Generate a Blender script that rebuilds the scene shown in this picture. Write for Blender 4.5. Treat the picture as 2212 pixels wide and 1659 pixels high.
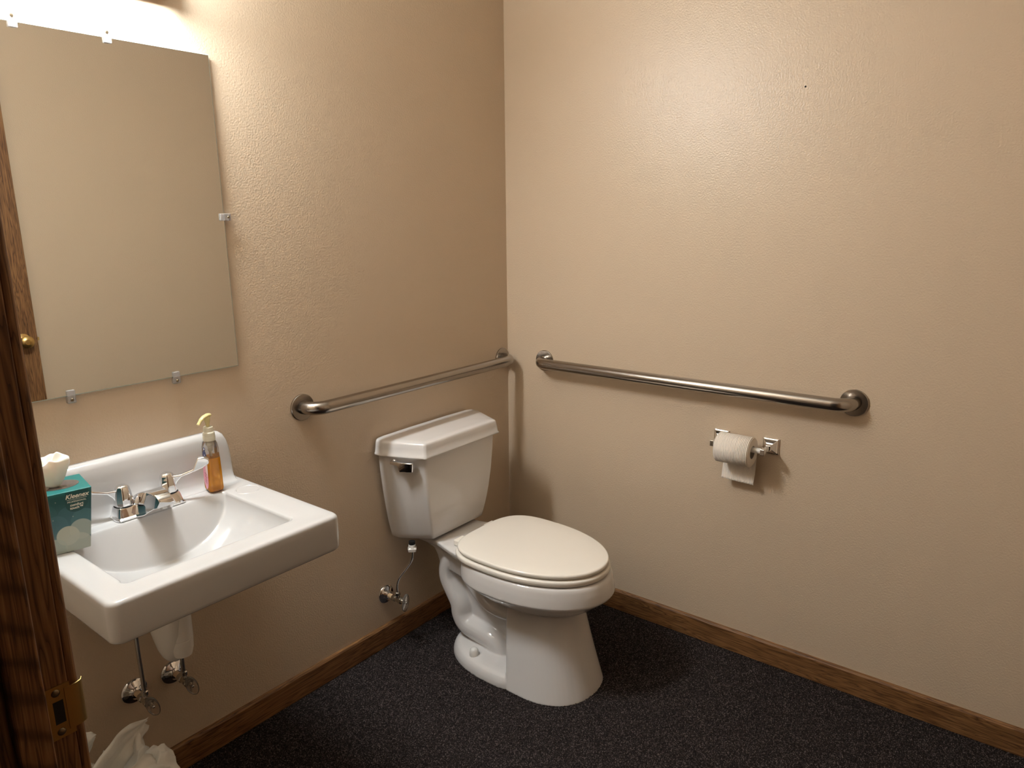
import bpy, bmesh, math, random
import numpy as np
from mathutils import Vector, Matrix, noise
random.seed(7)
PI = math.pi
for o in list(bpy.data.objects): bpy.data.objects.remove(o)
S = bpy.context.scene
C = S.collection

# ------------------------------------------------------------------ camera
CAM = Vector((-2.1409, -1.7175, 1.4108))
YAW, PITCH, ROLL, FPX = math.radians(51.576), math.radians(-12.9548), math.radians(-0.6381), 1571.0
fw = Vector((math.cos(PITCH)*math.sin(YAW), math.cos(PITCH)*math.cos(YAW), math.sin(PITCH)))
r0 = Vector((math.cos(YAW), -math.sin(YAW), 0)); u0 = r0.cross(fw)
rt = math.cos(ROLL)*r0 + math.sin(ROLL)*u0; up = -math.sin(ROLL)*r0 + math.cos(ROLL)*u0
cd = bpy.data.cameras.new('camera'); cam = bpy.data.objects.new('camera', cd); C.objects.link(cam)
M = Matrix((rt, up, -fw)).transposed().to_4x4(); M.translation = CAM
cam.matrix_world = M
cd.sensor_width = 36; cd.lens = FPX*36/2212; cd.clip_start = 0.02
S.camera = cam
# ------------------------------------------------------------------ world, exposure
w = bpy.data.worlds.new('dim_hall'); S.world = w; w.use_nodes = True
bg = w.node_tree.nodes['Background']; bg.inputs[0].default_value = (1.0, 0.78, 0.6, 1); bg.inputs[1].default_value = 0.015
S.view_settings.view_transform = 'Standard'; S.view_settings.look = 'None'
S.view_settings.exposure = 0.0; S.view_settings.gamma = 1; S.view_settings.use_curve_mapping = False
LAMP = 138.0     # strength of the glowing diffuser of the lamp above the mirror

# ------------------------------------------------------------------ materials
def mat(name, col, rough=.5, metal=0, **kw):
    m = bpy.data.materials.new(name); m.use_nodes = True
    b = m.node_tree.nodes['Principled BSDF']
    b.inputs['Base Color'].default_value = (*col, 1); b.inputs['Roughness'].default_value = rough
    b.inputs['Metallic'].default_value = metal
    for k, v in kw.items(): b.inputs[k.replace('_', ' ')].default_value = v
    return m
def nd(m, t, **kw):
    n = m.node_tree.nodes.new(t)
    for k, v in kw.items(): setattr(n, k, v)
    return n
def lk(m, a, b): m.node_tree.links.new(a, b)
def bs(m): return m.node_tree.nodes['Principled BSDF']
def coords(m, scale=(1, 1, 1), kind='Object', rot=(0, 0, 0), loc=(0, 0, 0)):
    tc = nd(m, 'ShaderNodeTexCoord'); mp = nd(m, 'ShaderNodeMapping')
    mp.inputs['Scale'].default_value = scale; mp.inputs['Rotation'].default_value = rot; mp.inputs['Location'].default_value = loc
    lk(m, tc.outputs[kind], mp.inputs[0]); return mp.outputs[0]
def noise_t(m, vec, scale, detail=2, rough=.5, dist=0):
    n = nd(m, 'ShaderNodeTexNoise'); n.inputs['Scale'].default_value = scale; n.inputs['Detail'].default_value = detail
    n.inputs['Roughness'].default_value = rough; n.inputs['Distortion'].default_value = dist
    lk(m, vec, n.inputs['Vector']); return n.outputs['Fac']
def ramp(m, fac, stops):
    r = nd(m, 'ShaderNodeValToRGB'); e = r.color_ramp.elements
    while len(e) < len(stops): e.new(.5)
    for i, (p, c) in enumerate(stops):
        e[i].position = p; e[i].color = (*c, 1) if len(c) == 3 else c
    lk(m, fac, r.inputs[0]); return r.outputs[0]
def bump(m, h, strength=.5, dist=.001):
    b = nd(m, 'ShaderNodeBump'); b.inputs['Strength'].default_value = strength; b.inputs['Distance'].default_value = dist
    lk(m, h, b.inputs['Height']); lk(m, b.outputs[0], bs(m).inputs['Normal'])

def wall_paint(name, col):
    m = mat(name, col, .35); v = coords(m)
    n1 = noise_t(m, v, 215, 1.5, .45)
    bump(m, n1, .52, .0016)
    return m
M_wall = wall_paint('tan_wall_paint', (.60, .475, .345))
M_ceil = mat('ceiling_paint', (.72, .68, .6), .8)
def oak(name, axis, dark=1.0):
    m = mat(name, (.3, .15, .06), .42)
    sc = [38, 38, 38]; sc[axis] = 2.2
    v = coords(m, sc)
    n = noise_t(m, v, 1.0, 3, .6, .35)
    sc2 = [260, 260, 260]; sc2[axis] = 9
    fine = noise_t(m, coords(m, sc2), 1.0, 2, .6)
    # rings: bands of a slow noise
    mul = nd(m, 'ShaderNodeMath', operation='MULTIPLY'); mul.inputs[1].default_value = 13.0; lk(m, n, mul.inputs[0])
    fr = nd(m, 'ShaderNodeMath', operation='FRACT'); lk(m, mul.outputs[0], fr.inputs[0])
    c1 = ramp(m, fr.outputs[0], [(0, (.065, .025, .009)), (.22, (.21, .10, .038)), (.6, (.31, .158, .062)), (1, (.16, .072, .026))])
    c2 = ramp(m, fine, [(.35, (.55, .5, .45)), (.6, (1, 1, 1))])
    mx = nd(m, 'ShaderNodeMix', data_type='RGBA', blend_type='MULTIPLY'); mx.inputs[0].default_value = .75
    lk(m, c1, mx.inputs[6]); lk(m, c2, mx.inputs[7]); lk(m, mx.outputs[2], bs(m).inputs['Base Color'])
    bump(m, fine, .25, .0006)
    return m
M_oakx, M_oaky, M_oakz = oak('oak_x', 0), oak('oak_y', 1), oak('oak_z', 2)
M_wavy = None
M_cer = mat('white_vitreous_china', (.70, .675, .655), .07, Coat_Weight=.3, Coat_Roughness=.03)
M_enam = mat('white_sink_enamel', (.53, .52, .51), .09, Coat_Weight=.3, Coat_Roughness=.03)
M_seat = mat('seat_plastic', (.86, .81, .73), .16)
M_wplast = mat('white_plastic', (.80, .78, .74), .25)
M_chrome = mat('chrome', (.86, .86, .87), .05, 1)
M_dchrome = mat('dull_chrome', (.55, .53, .50), .14, 1)
M_brass = mat('brass', (.72, .50, .20), .28, 1)
M_shbrass = mat('shaded_brass', (.42, .28, .10), .36, 1)  # brass with the shade at the door frame put into its colour
M_screw = mat('screw_metal', (.25, .2, .13), .35, 1)
M_black = mat('black_rubber', (.01, .01, .01), .5)
M_cpvc = mat('cream_pipe', (.62, .46, .28), .4)
M_dark = mat('dark_hole', (.015, .012, .01), .8)
def steel():
    m = mat('brushed_steel', (.37, .335, .30), .22, 1)
    n = noise_t(m, coords(m, (40, 40, 40)), 22, 2); 
    mr = nd(m, 'ShaderNodeMapRange'); mr.inputs[3].default_value = .19; mr.inputs[4].default_value = .26
    lk(m, n, mr.inputs[0]); lk(m, mr.outputs[0], bs(m).inputs['Roughness'])
    return m
M_steel = steel()
M_mirror = mat('mirror_silver', (.83, .845, .82), .01, 1)
M_edge = mat('mirror_glass_edge', (.75, .85, .78), .05, 0, Transmission_Weight=.4)
def thin_clear(name, tint=(1, 1, 1), gloss=.1, tr=.85):
    m = bpy.data.materials.new(name); m.use_nodes = True; t = m.node_tree; t.nodes.clear()
    o = t.nodes.new('ShaderNodeOutputMaterial'); a = t.nodes.new('ShaderNodeBsdfTransparent'); g = t.nodes.new('ShaderNodeBsdfGlossy')
    g.inputs['Roughness'].default_value = .06; a.inputs[0].default_value = (*tint, 1)
    l = t.nodes.new('ShaderNodeLayerWeight'); l.inputs[0].default_value = .35
    d = t.nodes.new('ShaderNodeBsdfDiffuse'); d.inputs[0].default_value = (.8, .76, .7, 1)
    m1 = t.nodes.new('ShaderNodeMixShader'); m1.inputs[0].default_value = 1-tr
    t.links.new(a.outputs[0], m1.inputs[1]); t.links.new(d.outputs[0], m1.inputs[2])
    x = t.nodes.new('ShaderNodeMixShader'); t.links.new(l.outputs['Fresnel'], x.inputs[0])
    t.links.new(m1.outputs[0], x.inputs[1]); t.links.new(g.outputs[0], x.inputs[2]); t.links.new(x.outputs[0], o.inputs[0])
    return m
M_clear = thin_clear('clear_plastic', (.97, .97, .97), tr=.93)
M_clip = thin_clear('clear_clip_plastic', (.92, .93, 1), tr=.7)
M_handle = thin_clear('frosted_handle_plastic', (.9, .84, .78), tr=.86)
M_pump = mat('cream_translucent_plastic', (.86, .74, .36), .25, 0, Transmission_Weight=.35)
M_collar = mat('frosted_collar_plastic', (.85, .80, .64), .3, 0, Transmission_Weight=.3)
def liquid():
    m = mat('orange_soap', (1.0, .42, .03), .04, 0, Transmission_Weight=1.0, IOR=1.12)
    t = m.node_tree; b = bs(m); o = [n for n in t.nodes if n.type == 'OUTPUT_MATERIAL'][0]
    tr = nd(m, 'ShaderNodeBsdfTranslucent'); tr.inputs[0].default_value = (1, .50, .02, 1)
    df = nd(m, 'ShaderNodeBsdfDiffuse'); df.inputs[0].default_value = (1, .42, .015, 1)
    x1 = nd(m, 'ShaderNodeMixShader'); x1.inputs[0].default_value = .5
    lk(m, tr.outputs[0], x1.inputs[1]); lk(m, df.outputs[0], x1.inputs[2])
    cl_ = nd(m, 'ShaderNodeBsdfTransparent'); cl_.inputs[0].default_value = (1, .74, .30, 1)
    gl = nd(m, 'ShaderNodeBsdfGlossy'); gl.inputs['Roughness'].default_value = .05
    x = nd(m, 'ShaderNodeMixShader'); x.inputs[0].default_value = .40
    lk(m, x1.outputs[0], x.inputs[1]); lk(m, cl_.outputs[0], x.inputs[2])
    x2 = nd(m, 'ShaderNodeMixShader'); x2.inputs[0].default_value = .05
    lk(m, x.outputs[0], x2.inputs[1]); lk(m, gl.outputs[0], x2.inputs[2]); lk(m, x2.outputs[0], o.inputs[0])
    return m
M_liq = liquid()
M_paper = mat('toilet_paper_sheet', (.84, .77, .68), .9)
def quilted():
    m = mat('embossed_toilet_paper', (.86, .78, .68), .92)
    tc = nd(m, 'ShaderNodeTexCoord')
    sep = nd(m, 'ShaderNodeSeparateXYZ'); lk(m, tc.outputs['Object'], sep.inputs[0])
    wv = nd(m, 'ShaderNodeTexWave', wave_type='BANDS', bands_direction='Y'); wv.inputs['Scale'].default_value = 68
    wv.inputs['Distortion'].default_value = 1.2; wv.inputs['Detail'].default_value = 1; wv.inputs['Detail Scale'].default_value = 6
    lk(m, tc.outputs['Object'], wv.inputs[0])
    bump(m, wv.outputs['Fac'], .8, .0013)
    return m
M_quilt = quilted()
M_tissue = mat('white_tissue', (.88, .85, .78), .9, 0, Subsurface_Weight=.1)
M_bag = mat('white_bin_liner', (.86, .85, .80), .38, 0, Transmission_Weight=.12)
M_fixw = mat('fixture_wood', (.20, .10, .07), .5)

# ------------------------------------------------------------------ mesh helpers
class MB:
    def __init__(s): s.v = []; s.f = []
    def add(s, v, f):
        k = len(s.v); s.v += [tuple(p) for p in v]; s.f += [tuple(i+k for i in q) for q in f]; return s
    def box(s, a, b):
        x0, y0, z0 = a; x1, y1, z1 = b
        return s.add([(x0,y0,z0),(x1,y0,z0),(x1,y1,z0),(x0,y1,z0),(x0,y0,z1),(x1,y0,z1),(x1,y1,z1),(x0,y1,z1)],
                     [(0,3,2,1),(4,5,6,7),(0,1,5,4),(1,2,6,5),(2,3,7,6),(3,0,4,7)])
    def loft(s, rings, cap0=True, cap1=True):
        n = len(rings[0]); v = [p for r in rings for p in r]; f = []
        for k in range(len(rings)-1):
            for i in range(n):
                j = (i+1) % n
                f.append((k*n+i, k*n+j, (k+1)*n+j, (k+1)*n+i))
        if cap0: f.append(tuple(reversed(range(n))))
        if cap1: f.append(tuple((len(rings)-1)*n+i for i in range(n)))
        return s.add(v, f)
    def lathe(s, prof, c=(0,0,0), axis='z', n=32, cap=True):
        rings = []
        for r, h in prof:
            ring = []
            for i in range(n):
                a = 2*PI*i/n; x, y = r*math.cos(a), r*math.sin(a)
                p = {'z': (x, y, h), 'y': (y, h, x), 'x': (h, x, y)}[axis]
                ring.append((p[0]+c[0], p[1]+c[1], p[2]+c[2]))
            rings.append(ring)
        return s.loft(rings, cap, cap)
    def tube(s, path, r, n=16, rx=None, cap=True, up=(0,0,1), sq=2.0):
        pts = [Vector(p) for p in path]; rings = []
        nrm = None
        for i, p in enumerate(pts):
            t = (pts[min(i+1, len(pts)-1)] - pts[max(i-1, 0)]).normalized()
            if nrm is None:
                u = Vector(up)
                if abs(u.dot(t)) > .95: u = Vector((1, 0, 0))
                nrm = (u - t*u.dot(t)).normalized()
            else: nrm = (nrm - t*nrm.dot(t)).normalized()
            b = t.cross(nrm)
            rr = r[i] if isinstance(r, (list, tuple)) else r
            rb = rx[i] if isinstance(rx, (list, tuple)) else (rx or rr)
            ring = []
            for k in range(n):
                a = 2*PI*k/n; ca, sa = math.cos(a), math.sin(a)
                ca = math.copysign(abs(ca)**(2/sq), ca); sa = math.copysign(abs(sa)**(2/sq), sa)
                ring.append(p + nrm*rr*ca + b*rb*sa)
            rings.append(ring)
        return s.loft(rings, cap, cap)
    def prism(s, pts, a, b, axis='y'):
        def P(u, v, h): return {'y': (u, h, v), 'z': (u, v, h), 'x': (h, u, v)}[axis]
        n = len(pts); v = [P(u, w_, a) for u, w_ in pts] + [P(u, w_, b) for u, w_ in pts]
        f = [tuple(range(n)), tuple(range(2*n-1, n-1, -1))] + [(i, i+n, (i+1) % n+n, (i+1) % n) for i in range(n)]
        return s.add(v, f)
    def build(s, name, m, parent=None, smooth=None, bevel=0, seg=3, sub=0, loc=None, weld=False):
        me = bpy.data.meshes.new(name); me.from_pydata(s.v, [], s.f); me.update()
        bm = bmesh.new(); bm.from_mesh(me)
        if weld: bmesh.ops.remove_doubles(bm, verts=bm.verts, dist=1e-6)
        bmesh.ops.recalc_face_normals(bm, faces=bm.faces); bm.to_mesh(me); bm.free()
        for mm in (m if isinstance(m, (list, tuple)) else [m]): me.materials.append(mm)
        o = bpy.data.objects.new(name, me); C.objects.link(o)
        if parent: o.parent = parent
        if loc: o.location = loc
        if bevel:
            b = o.modifiers.new('bevel', 'BEVEL'); b.width = bevel; b.segments = seg; b.limit_method = 'ANGLE'; b.angle_limit = math.radians(35)
            b.harden_normals = False
        if sub:
            q = o.modifiers.new('sub', 'SUBSURF'); q.levels = sub; q.render_levels = sub
        if smooth is not None:
            for p in me.polygons: p.use_smooth = True
            if smooth < 180:
                set_sharp(me, math.radians(smooth))
        return o
def set_sharp(me, ang):
    bm = bmesh.new(); bm.from_mesh(me)
    for e in bm.edges:
        if len(e.link_faces) == 2: e.smooth = e.calc_face_angle(0) < ang
    bm.to_mesh(me); bm.free()
def tag(o, label=None, cat=None, group=None, kind=None):
    if label: o['label'] = label
    if cat: o['category'] = cat
    if group: o['group'] = group
    if kind: o['kind'] = kind
    return o
def thing(name, label, cat, loc=(0,0,0), rz=0, group=None):
    o = bpy.data.objects.new(name, None); C.objects.link(o); o.location = loc; o.rotation_euler = (0,0,rz)
    o.empty_display_size = .05
    return tag(o, label, cat, group)
def catmull(pts, k=8):
    P = [Vector(p) for p in pts]; P = [P[0]*2-P[1]] + P + [P[-1]*2-P[-2]]; out = []
    for i in range(1, len(P)-2):
        a, b, c, d = P[i-1:i+3]
        for j in range(k):
            t = j/k; out.append(.5*((2*b)+(c-a)*t+(2*a-5*b+4*c-d)*t*t+(3*b-a-3*c+d)*t**3))
    out.append(P[-2]); return out
def rpoly(pts, rad, n=6):
    """closed polygon with rounded corners (2-D)"""
    out = []; N = len(pts)
    for i in range(N):
        p = Vector(pts[i]); a = Vector(pts[i-1]); b = Vector(pts[(i+1) % N])
        r = rad[i] if isinstance(rad, (list, tuple)) else rad
        d1 = (a-p).normalized(); d2 = (b-p).normalized()
        ang = d1.angle(d2); t = min(r/math.tan(ang/2), .49*(a-p).length, .49*(b-p).length); r = t*math.tan(ang/2)
        c = p + (d1+d2).normalized()*(r/math.sin(ang/2))
        s0 = p+d1*t-c; s1 = p+d2*t-c; tot = s0.angle(s1); sg = 1 if s0.x*s1.y-s0.y*s1.x > 0 else -1
        a0 = math.atan2(s0.y, s0.x)
        for k in range(n+1):
            q = a0+sg*tot*k/n; out.append((c.x+r*math.cos(q), c.y+r*math.sin(q)))
    return out
def egg(w, yc, af, ab, nf=2.0, nb=3.2, xc=0, n=96):
    """outline: front toward -y"""
    out = []
    for i in range(n):
        a = 2*PI*i/n; c, s_ = math.cos(a), math.sin(a); e = nf if s_ < 0 else nb
        x = w*math.copysign(abs(c)**(2/e), c); y = (af if s_ < 0 else ab)*math.copysign(abs(s_)**(2/e), s_)
        out.append((xc+x, yc+y))
    return out
def lift(o2, z): return [(x, y, z) for x, y in o2]
def text_mesh(body, size, name, m, parent, matrix, depth=.0002, bold=False, shear=0):
    cu = bpy.data.curves.new(name, 'FONT'); cu.body = body; cu.size = size; cu.extrude = depth; cu.align_x = 'CENTER'
    cu.shear = shear; cu.offset = size*.02 if bold else 0
    t = bpy.data.objects.new(name, cu); C.objects.link(t)
    me = bpy.data.meshes.new_from_object(t.evaluated_get(bpy.context.evaluated_depsgraph_get()))
    bpy.data.objects.remove(t)
    me.materials.clear(); me.materials.append(m)
    o = bpy.data.objects.new(name, me); C.objects.link(o); o.parent = parent; o.matrix_local = matrix
    return o

# ------------------------------------------------------------------ room shell
XW = -1.917; YB = -1.912; H = 2.44; WT = .12; YJ = -.97; YH = -1.888; HB = .076; TB = .012
def struct(name, mb, m, **kw):
    o = mb.build(name, m, **kw); o['kind'] = 'structure'; return o
struct('wall_left', MB().box((XW-WT, 0, 0), (WT, WT, H)), M_wall)
struct('wall_right', MB().box((0, YB-WT, 0), (WT, 0, H)), M_wall)
struct('wall_back', MB().box((XW-WT, YB-WT, 0), (0, YB, H)), M_wall)
dw = MB().box((XW-WT, YJ+.02, 0), (XW, 0, H)).box((XW-WT, YH-.02, 2.06), (XW, YJ+.02, H))
struct('wall_front', dw, M_wall)
struct('ceiling', MB().box((XW-WT, YB-WT, H), (WT, WT, H+.1)), M_ceil)
# carpet: a cropped pile surface of random tufts, real height
def carpet():
    st = .0026
    xs = np.arange(XW-.9, 0.0+st, st); ys = np.arange(YB, 0+st, st); nx, ny = len(xs), len(ys)
    X, Y = np.meshgrid(xs, ys, indexing='ij'); rng = np.random.default_rng(3)
    X = X+rng.uniform(-.4, .4, X.shape)*st; Y = Y+rng.uniform(-.4, .4, Y.shape)*st
    Z = rng.uniform(-.005, .0, X.shape); Z[rng.random(X.shape) > .93] += .0025
    co = np.stack([X, Y, Z], -1).reshape(-1, 3).astype(np.float32)
    i = np.arange(nx-1)[:, None]*ny + np.arange(ny-1)[None, :]
    q = np.stack([i, i+ny, i+ny+1, i+1], -1).reshape(-1, 4).astype(np.int32)
    me = bpy.data.meshes.new('floor'); me.vertices.add(len(co)); me.vertices.foreach_set('co', co.ravel())
    me.loops.add(q.size); me.loops.foreach_set('vertex_index', q.ravel())
    me.polygons.add(len(q)); me.polygons.foreach_set('loop_start', np.arange(0, q.size, 4, dtype=np.int32))
    me.update(calc_edges=True)
    m = mat('charcoal_carpet', (.03, .03, .03), .85, 0, Specular_IOR_Level=.12); v = coords(m)
    vo = nd(m, 'ShaderNodeTexVoronoi'); vo.inputs['Scale'].default_value = 430; lk(m, v, vo.inputs['Vector'])
    sp = nd(m, 'ShaderNodeSeparateColor'); lk(m, vo.outputs['Color'], sp.inputs[0])
    c = ramp(m, sp.outputs[0], [(0, (.0075, .0056, .0053)), (.5, (.016, .0122, .0116)), (.8, (.036, .027, .026)), (1, (.12, .096, .090))])
    lk(m, c, bs(m).inputs['Base Color']); me.materials.append(m)
    o = bpy.data.objects.new('floor', me); C.objects.link(o); o['kind'] = 'structure'
carpet()
def board(name, pts_len, axis):
    a, b = pts_len
    prof = [(0, .0)] + [(-TB, .0), (-TB, HB-.006), (-TB+.003, HB-.001), (-TB+.006, HB), (0, HB)]
    mb = MB()
    if axis == 'x': mb.add([(x, y, z) for x in (a, b) for y, z in prof], [])
    else: mb.add([(y, x, z) for x in (a, b) for y, z in prof], [])
    n = len(prof); mb.f = [tuple(range(n)), tuple(range(2*n-1, n-1, -1))] + [(i, (i+1) % n, (i+1) % n+n, i+n) for i in range(n)]
    return struct(name, mb, M_oakx if axis == 'x' else M_oaky)
board('baseboard_left', (XW, 0), 'x')
board('baseboard_right', (YB, 0), 'y')
struct('baseboard_back', MB().box((-1.0, YB, 0), (-TB, YB+TB, HB)), M_oakx)
# door frame: jamb lining, stops, casings
def wavy_oak():
    m = oak('oak_wavy_figure', 2)
    src = bs(m).inputs['Base Color'].links[0].from_socket
    wv = nd(m, 'ShaderNodeTexWave', wave_type='BANDS', bands_direction='Z'); wv.inputs['Scale'].default_value = 10
    wv.inputs['Distortion'].default_value = 1.4; wv.inputs['Detail'].default_value = 2; wv.inputs['Detail Scale'].default_value = 3
    lk(m, coords(m, (1, 1, 1), rot=(0, -.62, 0)), wv.inputs[0])
    c = ramp(m, wv.outputs['Fac'], [(0, (.45, .40, .36)), (.35, (.9, .9, .9)), (1, (1.15, 1.12, 1.1))])
    mx = nd(m, 'ShaderNodeMix', data_type='RGBA', blend_type='MULTIPLY'); mx.inputs[0].default_value = .9
    lk(m, src, mx.inputs[6]); lk(m, c, mx.inputs[7]); lk(m, mx.outputs[2], bs(m).inputs['Base Color'])
    return m
M_wavy = wavy_oak()
XE = XW-WT                        # hall side of the wall
jl = MB().box((XE, YJ, 0), (XW+.001, YJ+.02, 2.05)).box((XE, YH-.02, 0), (XW+.001, YH, 2.05)).box((XE, YH, 2.03), (XW+.001, YJ, 2.05))
struct('trim_1', jl, M_oakz, bevel=.0012, seg=2)
sx0, sx1 = XW-.022-.030, XW-.022
stp = MB().box((sx0, YJ-.012, 0), (sx1, YJ, 2.03)).box((sx0, YH, 0), (sx1, YH+.012, 2.03)).box((sx0, YH+.012, 2.018), (sx1, YJ-.012, 2.03))
struct('trim_2', stp, M_wavy, bevel=.003, seg=3)
cw = .058
cs = MB().box((XW, YJ+.004, 0), (XW+.012, YJ+.004+cw, 2.034+cw)).box((XW, YB+.001, 0), (XW+.012, YH-.004, 2.034+cw)).box((XW, YH-.004, 2.034), (XW+.012, YJ+.004, 2.034+cw))
struct('trim_3', cs, M_oakz, bevel=.005, seg=4)
ch = MB().box((XE-.012, YJ+.004, 0), (XE, YJ+.004+cw, 2.034+cw)).box((XE-.012, YH-.004-cw, 0), (XE, YH-.004, 2.034+cw)).box((XE-.012, YH-.004, 2.034), (XE, YJ+.004, 2.034+cw))
struct('trim_4', ch, M_oakz, bevel=.005, seg=4)

# ------------------------------------------------------------------ vanity lamp above the mirror
lampx0, lampx1 = -1.655, -1.218
t = thing('vanity_light', 'brown-framed vanity lamp on the wall above the mirror, only its lower corner in view', 'lamp', ((lampx0+lampx1)/2, 0, 1.9))
hw = (lampx1-lampx0)/2
bp = rpoly([(-hw, -.006), (hw, -.006), (hw, .16), (-hw, .16)], [.012]*4, 4)
MB().prism(bp, 0, -.022, 'y').build('backplate', M_fixw, t, bevel=.003)
def lamp_mat():
    m = bpy.data.materials.new('lit_diffuser'); m.use_nodes = True; b = bs(m)
    b.inputs['Base Color'].default_value = (.9, .9, .88, 1); b.inputs['Emission Color'].default_value = (.95, 1, 1.02, 1)
    b.inputs['Emission Strength'].default_value = LAMP; return m
for sx in (-1, 1):  # end panels added to hold lamp light off the wall beside it
    MB().box((min(sx*hw, sx*(hw-.012)), -.064, -.004), (max(sx*hw, sx*(hw-.012)), -.0225, .158)).build('end_shield', M_fixw, t, bevel=.004, seg=3)
MB().box((-hw+.03, -.125, .045), (hw-.03, -.0225, .135)).build('diffuser', lamp_mat(), t, bevel=.02, seg=4)

# ------------------------------------------------------------------ mirror
mx0, mx1, mz0, mz1 = -1.738, -1.1285, 1.041, 1.793
t = thing('wall_mirror', 'frameless rectangular mirror clipped to the wall above the sink', 'mirror', (mx0, 0, mz0))
MB().box((0, -.0078, 0), (mx1-mx0, -.003, mz1-mz0)).build('glass', M_edge, t, bevel=.0008, seg=2)
MB().box((.002, -.0085, .002), (mx1-mx0-.002, -.0079, mz1-mz0-.002)).build('silvering', M_mirror, t)
def clip(x, z, ang, label):
    c = thing('mirror_clip', label, 'mirror clip', (x, 0, z), 0, 'clear clips holding the mirror')
    c.rotation_euler = (0, ang, 0)
    pr = [(0, .016), (-.0125, .016), (-.0125, -.013), (-.0095, -.013), (-.0095, .001), (0, .001)]   # (y, z)
    mb = MB().prism(pr, -.0085, .0085, 'x'); mb.build('plastic_body', M_clip, c, bevel=.0012, seg=2)
    MB().lathe([(.0001, -.0145), (.0025, -.0143), (.0033, -.0132), (.0033, -.0125)], (0, 0, .0085), 'y', 16).build('screw', M_screw, c, smooth=40)
clip(-1.5365, mz1, 0, 'clear plastic clip on the mirror\'s top edge, nearer the left edge of the photo')
clip(-1.3600, mz1, 0, 'clear plastic clip on the mirror\'s top edge, nearer the mirror\'s right corner')
clip(mx1, 1.4175, PI/2, 'clear plastic clip on the mirror\'s vertical right edge')
clip(-1.5316, mz0, PI, 'clear plastic clip on the mirror\'s bottom edge, beside the dark door frame')
clip(-1.2958, mz0, PI, 'clear plastic clip on the mirror\'s bottom edge, nearer the soap bottle')

# ------------------------------------------------------------------ wall-hung sink
ZD = .7555
sxa, sxb, syf = -1.680, -1.170, -.447
bx0, bx1, by0, by1 = -1.622, -1.254, -.382, -.092        # basin opening
sink = thing('wall_sink', 'white rectangular wall-hung sink with raised backsplash under the mirror', 'sink', (0, 0, 0))
def rect_ring(x0, x1, y0, y1, r, per=30, cn=8):
    """rounded rectangle, equal vertex count for any size"""
    r = max(r, 1e-4); cs_ = [(x1-r, y1-r, 0), (x0+r, y1-r, 90), (x0+r, y0+r, 180), (x1-r, y0+r, 270)]; out = []
    for k, (cx, cy, a0) in enumerate(cs_):
        for i in range(cn+1):
            a = math.radians(a0+90*i/cn); out.append((cx+r*math.cos(a), cy+r*math.sin(a)))
        nx_, ny_, na = cs_[(k+1) % 4]; a = math.radians(na)
        p = Vector(out[-1]); q = Vector((nx_+r*math.cos(a), ny_+r*math.sin(a)))
        for i in range(1, per): out.append(tuple(p.lerp(q, i/per)))
    return out
def sstep(t): t = max(0, min(1, t)); return t*t*(3-2*t)
xc_b = (bx0+bx1)/2; hwb = (bx1-bx0)/2
def smin(a, b, k):
    h = max(k-abs(a-b), 0)/k; return min(a, b)-h*h*k*.25
def basin_z(x, y):
    u = min(abs((x-xc_b)/hwb), 1)
    D = .102*(1-u**2.3)**.55                       # trough across x
    tb_, tf_ = max(0, by1-y), max(0, y-by0)
    B = tb_*tb_/(tb_+.006)/.48; F = tf_*tf_/(tf_+.006)/.16
    fl = .010*math.exp(-(((x-xc_b)/.06)**2+((y+.24)/.06)**2))
    return ZD-.0025-max(0, smin(smin(D, B, .009), F, .02)+min(fl, tb_))
rings = []
rb = .022
# underside hollow, then outer skirt upward
rings.append(lift(rect_ring(sxa+.03, sxb-.03, syf+.03, -.001, .02), ZD-.03))
rings.append(lift(rect_ring(sxa+.018, sxb-.018, syf+.018, -.001, .02), ZD-.076))
rings.append(lift(rect_ring(sxa+.008, sxb-.008, syf+.008, -.0008, rb), ZD-.083))
for dz, ins in [(-.083, .004), (-.080, .0015), (-.074, .0003), (-.05, 0), (-.02, 0), (-.009, .0004), (-.005, .0015), (-.0024, .0035), (-.0008, .006), (0, .0095), (.0, .022)]:
    rings.append(lift(rect_ring(sxa+ins, sxb-ins, syf+ins, -.0005, rb), ZD+dz))
for t_ in (.35, .7): 
    a = rect_ring(sxa+.022, sxb-.022, syf+.022, -.0005, .02); b = rect_ring(bx0-.008, bx1+.008, by0-.008, by1+.008, .022)
    rings.append([(p[0]*(1-t_)+q[0]*t_, p[1]*(1-t_)+q[1]*t_, ZD-.001*t_) for p, q in zip(a, b)])
rings.append(lift(rect_ring(bx0-.008, bx1+.008, by0-.008, by1+.008, .024), ZD-.001))
rings.append(lift(rect_ring(bx0-.003, bx1+.003, by0-.003, by1+.003, .02), ZD-.0018))
for k in range(0, 110):
    t_ = (k/110)**1.25
    x0, x1 = bx0+(xc_b-bx0-.002)*t_, bx1-(bx1-xc_b-.002)*t_
    ym = -.22; y0, y1 = by0+(ym-by0-.002)*t_, by1-(by1-ym-.002)*t_
    rr = rect_ring(x0, x1, y0, y1, .018*(1-t_)+.0004)
    rings.append([(x, y, basin_z(x, y)) for x, y in rr])
MB().loft(rings, False, True).build('basin', M_enam, sink, smooth=180)
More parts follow.
